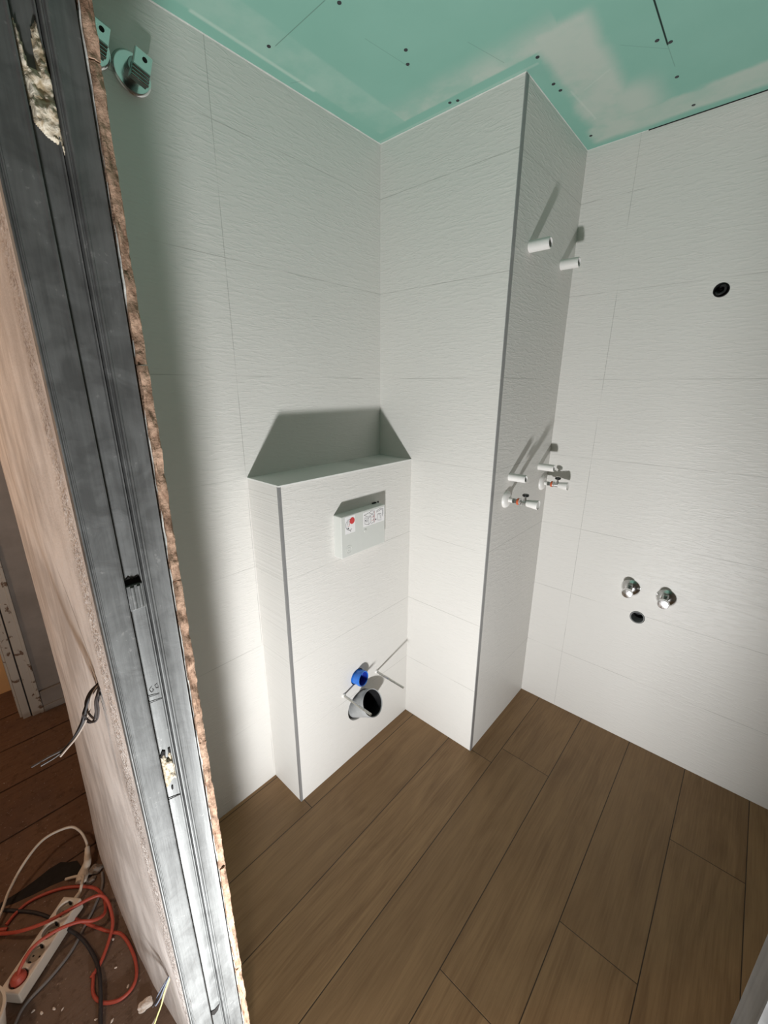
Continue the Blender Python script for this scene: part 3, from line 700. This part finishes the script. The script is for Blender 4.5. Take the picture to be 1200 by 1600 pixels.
# ------------------------------------------------------------------ wires hanging from the hallway plaster
w1 = empty('electric_wires', (-.742, .111, .995), 'dark loose electric wires hanging from a hole in the hallway plaster', 'wires')
hp = [(-.766, 1.022), (-.758, 1.015), (-.745, .999), (-.733, .975), (-.722, .950), (-.728, .952), (-.741, .975), (-.752, .992), (-.760, 1.008)]
part(MB().add([(x, wall_y(x, z) - .0028, z) for x, z in hp], [tuple(range(len(hp)))]), 'wall_hole', M_DARK, w1)
for pts, m in (([(-.742, .118, .996), (-.752, .102, .979), (-.762, .094, .958), (-.766, .091, .940), (-.770, .086, .916), (-.790, .058, .870), (-.800, .030, .859), (-.810, .008, .849)], M_WIRE),
               ([(-.742, .118, .995), (-.735, .106, .976), (-.735, .104, .951), (-.740, .100, .930), (-.745, .094, .924), (-.755, .089, .927), (-.760, .086, .936), (-.770, .080, .913), (-.785, .062, .876), (-.795, .042, .857), (-.800, .019, .850)], M_WIRE),
               ([(-.742, .118, .995), (-.742, .101, .977), (-.750, .095, .949), (-.760, .087, .922), (-.770, .071, .893), (-.780, .055, .872), (-.785, .045, .860)], M_WIREP),
               ([(-.740, .118, .992), (-.730, .103, .975), (-.730, .099, .951), (-.735, .096, .936), (-.750, .092, .941), (-.760, .093, .948), (-.752, .099, .972), (-.744, .116, .989)], M_WIRE),
               ([(-.741, .118, .996), (-.749, .100, .975), (-.762, .090, .945), (-.765, .086, .930), (-.758, .090, .918), (-.748, .096, .925), (-.742, .103, .950), (-.741, .116, .985)], M_BLKC),
               ([(-.742, .118, .994), (-.748, .098, .970), (-.758, .088, .938), (-.764, .080, .915), (-.774, .068, .892), (-.784, .054, .872), (-.790, .046, .862)], M_BLKC)):
    part(MB().tube(pts, .0017, 8), 'wire', m, w1, smooth=True)
w2 = empty('electric_wires', (-.775, .111, .150), 'blue and yellow-green wires hanging from the plaster near the floor', 'wires')
hp = [(-.812, .166), (-.800, .158), (-.780, .150), (-.768, .138), (-.776, .140), (-.795, .148)]
part(MB().add([(x, wall_y(x, z) - .0028, z) for x, z in hp], [tuple(range(len(hp)))]), 'wall_hole', M_DARK, w2)
for pts, m in (([(-.775, .125, .153), (-.775, .104, .124), (-.780, .093, .097), (-.785, .083, .081), (-.792, .088, .086), (-.780, .103, .125), (-.776, .125, .148)], M_GBLUE),
               ([(-.776, .125, .152), (-.778, .102, .120), (-.786, .090, .092), (-.790, .080, .078), (-.786, .078, .082)], M_WIRE),
               ([(-.775, .125, .149), (-.775, .104, .112), (-.780, .093, .074), (-.785, .079, .039), (-.790, .065, 0.), (-.795, .045, -.06)], M_YG),
               ([(-.775, .125, .147), (-.780, .105, .097), (-.785, .090, .059), (-.790, .074, .028), (-.795, .059, .004), (-.803, .035, -.07)], M_WIREP)):
    part(MB().tube(pts, .0017, 8), 'wire', m, w2, smooth=True)

# ------------------------------------------------------------------ power strip and cables on the hallway floor
A_ = Vector((-1.3555, .010, 0)); B_ = Vector((-1.221, -.163, 0)); dd = (A_ - B_).normalized(); pp = Vector((-dd.y, dd.x, 0)); L_ = (A_ - B_).length; WD = .060
C_ = (A_ + B_) / 2
ps = empty('power_strip', (C_.x, C_.y, HF), 'dusty white power strip with four sockets on the hallway floor', 'power strip')
zt = HF + .044
m = MB()
def ob(c, l, w, z0, z1, m):
    m.obbox((c.x, c.y, (z0 + z1) / 2), dd * l, pp * w, Vector((0, 0, z1 - z0))); return m
strip = ob(C_, L_ + .004, WD, HF + .001, zt, MB()).build('strip_body', M_STRIP)
SK = [C_ + dd * (L_ * (k - 1.5) * .245) for k in range(4)]
cut(strip, [MB().lathe((s.x, s.y, zt - .016), (0, 0, 1), [(0, .0215), (.03, .0215)], 32).build('cutter', M_DARK) for s in SK])
rel(strip, ps)
bv = strip.modifiers.new('bevel', 'BEVEL'); bv.width = .003; bv.segments = 2; bv.limit_method = 'ANGLE'
for i, s in enumerate(SK):
    sk = part(MB().lathe((s.x, s.y, zt - .0155), (0, 0, 1), [(0, .0213), (.0002, .0213)], 32), 'socket', M_SOCK, ps)
    h = MB()
    for q in (-1, 1): h.lathe((s.x + pp.x * .0095 * q, s.y + pp.y * .0095 * q, zt - .0153), (0, 0, 1), [(0, .0026), (.0006, .0026)], 12)
    for q in (-1, 1): h.obbox((s.x + dd.x * .019 * q, s.y + dd.y * .019 * q, zt - .008), dd * .003, pp * .006, (0, 0, .014))
    k = h.build('contact_hole', M_DARK); k.parent = sk
tail = [Vector((A_.x, A_.y, HF + .022)) + dd * .0, Vector((A_.x, A_.y, HF + .024)) + dd * .025, Vector((-1.390, .044, -.128)), Vector((-1.412, .052, -.132)), Vector((-1.440, .035, -.142)), Vector((-1.465, .010, -.152))]
part(MB().tube(tail, .0045, 10).tube([tail[0], tail[1]], .0085, 10, smooth=False, r1=.0055), 'lead', M_STRIP, ps, smooth=True)
# white cable with plug
wc = empty('white_cable', (-1.44, .06, HF), 'arching white cable ending in a white plug by the floor gap', 'cable')
part(MB().tube([(-1.33, -.29, -.155), (-1.393, -.224, -.152), (-1.49, -.155, -.142), (-1.539, -.121, -.122), (-1.58, -.068, -.092), (-1.612, -.008, -.082), (-1.606, .060, -.092), (-1.568, .084, -.100), (-1.522, .090, -.112), (-1.495, .086, -.124)], .0042, 10), 'cord', M_STRIP, wc, smooth=True)
part(MB().tube([(-1.500, .087, -.120), (-1.475, .080, -.128), (-1.455, .072, -.138), (-1.435, .052, -.146)], .0075, 14, r1=.0145).lathe((-1.440, .057, -.145), (.9, -.5, -.2), [(0, .0150), (.010, .0175), (.030, .0165), (.033, .012)], 20), 'plug', M_STRIP, wc, smooth=True)
# orange cable plugged in
oc = empty('orange_cable', (SK[0].x, SK[0].y, HF + .03), 'orange-red cable plugged into the front socket of the power strip', 'cable', 'orange-red cables on the hallway floor')
s = SK[0]
part(MB().lathe((s.x, s.y, zt - .014), (0, 0, 1), [(0, .0185), (.018, .0180), (.028, .012), (.030, .006)], 24), 'plug', M_ORC, oc, smooth=True)
part(MB().tube([(s.x, s.y, zt + .010), (-1.242, -.128, -.087), (-1.262, -.098, -.080), (-1.262, -.048, -.082), (-1.247, .003, -.092), (-1.232, .038, -.114), (-1.240, .064, -.134), (-1.268, .076, -.146), (-1.31, .080, -.150), (-1.357, .071, -.155), (-1.397, .045, -.156), (-1.448, -.010, -.156), (-1.478, -.079, -.156), (-1.472, -.12, -.156), (-1.455, -.147, -.156)], .0048, 10), 'cord', M_ORC, oc, smooth=True)
o2 = MB().tube([(-1.44, -.147, -.156), (-1.475, -.188, -.152), (-1.46, -.19, -.140), (-1.417, -.161, -.128), (-1.363, -.120, -.108), (-1.32, -.063, -.094), (-1.303, -.017, -.090), (-1.297, .047, -.102), (-1.287, .076, -.114), (-1.256, .085, -.132), (-1.204, .078, -.144), (-1.168, .056, -.152), (-1.132, .024, -.156), (-1.115, -.005, -.157)], .0048, 10)
tag(o2.build('orange_cable', M_ORC, smooth=True, loc=(-1.3, 0, HF)), 'orange-red cable arching over the middle of the power strip', 'cable', 'orange-red cables on the hallway floor')
o3 = MB().tube([(-1.38, -.02, -.157), (-1.308, .005, -.157), (-1.217, .052, -.157), (-1.19, .068, -.157), (-1.162, .086, -.156), (-1.119, .094, -.156), (-1.064, .094, -.156), (-1.023, .084, -.156), (-1.003, .064, -.156), (-1.005, .033, -.156), (-1.033, .002, -.156), (-1.073, -.010, -.157), (-1.122, .003, -.157)], .0045, 10)
tag(o3.build('orange_cable', M_ORC, smooth=True, loc=(-1.1, .04, HF)), 'orange-red cable loop lying flat against the foot of the plaster wall', 'cable', 'orange-red cables on the hallway floor')
k1 = MB().tube([(-1.54, -.17, -.156), (-1.48, -.12, -.156), (-1.42, -.075, -.156), (-1.34, -.035, -.154), (-1.285, -.016, -.152), (-1.255, -.004, -.152), (-1.21, .008, -.152), (-1.14, .016, -.149), (-1.076, .010, -.143), (-.989, -.014, -.152), (-.90, -.04, -.156)], .0050, 10)
tag(k1.build('black_cable', M_BLKC, smooth=True, loc=(-1.15, 0, HF)), 'dark grey cable curving from under the power strip towards the camera', 'cable')
k2 = MB().tube([(-1.08, -.22, -.157), (-1.155, -.170, -.157), (-1.187, -.140, -.157), (-1.203, -.081, -.157), (-1.226, -.030, -.157), (-1.264, .012, -.158), (-1.305, .052, -.157), (-1.350, .086, -.157), (-1.40, .100, -.157)], .0040, 10)
tag(k2.build('grey_cable', M_GREYC, smooth=True, loc=(-1.2, -.05, HF)), 'grey cable running straight beside the right side of the power strip', 'cable')
# debris
def lump(name, c, r, sq, seed, lb, mat, grp=None, flatz=.4):
    bm = bmesh.new(); bmesh.ops.create_icosphere(bm, subdivisions=3, radius=1)
    for q in bm.verts:
        k = 1 + .55 * noise.noise(q.co * 1.3 + Vector((seed, 0, 0))); q.co = Vector((q.co.x * r * k, q.co.y * r * k * sq, max(-.35, q.co.z) * r * k * flatz))
    zmin = min(q.co.z for q in bm.verts)
    for q in bm.verts: q.co.z -= zmin
    me = bpy.data.meshes.new(name); bm.to_mesh(me); bm.free(); me.materials.append(mat)
    o = bpy.data.objects.new(name, me); COL.objects.link(o); o.location = c; o.rotation_euler = (0, 0, seed)
    return tag(o, lb, 'debris', grp)
lump('plaster_chunk', (-.942, .078, HF), .018, .65, 1.3, 'pale broken plaster chunk at the foot of the hallway wall', M_RUB)
lump('plaster_chunk', (-1.425, .088, HF), .020, .8, 4.3, 'brown rubble lump beside the white plug and the wall', M_PLASTER2, None, .7)
lump('plaster_chunk', (-1.40, .066, HF), .014, .8, 2.1, 'small rubble lump just in front of the white plug', M_PLASTER2, None, .7)
CRUMB = ['tiny plaster crumb lying between the flat orange cable loop and the plaster wall', 'tiny plaster crumb beside the grey cable, leftmost of the row nearest the bottom edge', 'tiny plaster crumb beside the grey cable, second in the row nearest the bottom edge', 'tiny plaster crumb in the row near the bottom edge, closest to the black cable', 'tiny plaster crumb near the bottom edge, second from the black cable', 'tiny plaster crumb at the bottom edge, right of the black cable', 'tiny plaster crumb at the bottom edge, touching the black cable', 'tiny plaster crumb inside the flat orange cable loop, nearer the bottom', 'tiny plaster crumb inside the flat orange cable loop, farther from the camera']
for i, (x, y) in enumerate([(-1.169, .066), (-1.158, -.129), (-1.137, -.115), (-1.103, -.075), (-1.121, -.09), (-.978, .008), (-1.013, -.02), (-1.02, .06), (-1.09, .05)]):
    lump('plaster_crumb', (x, y, HF), .0035 + .002 * random.random(), .6, i * 1.7, CRUMB[i], M_RUB, 'plaster crumbs on the hallway floor')
# white bucket at the lower left edge
bk = empty('bucket', (-1.174, -.238, HF), 'white plastic bucket rim at the lower left edge', 'bucket')
part(MB().lathe((-1.174, -.238, HF), (0, 0, 1), [(0, .056), (.10, .072), (.102, .076), (.110, .076), (.110, .070), (.006, .057)], 48, True, True), 'bucket_body', M_STRIP, bk, smooth=True)
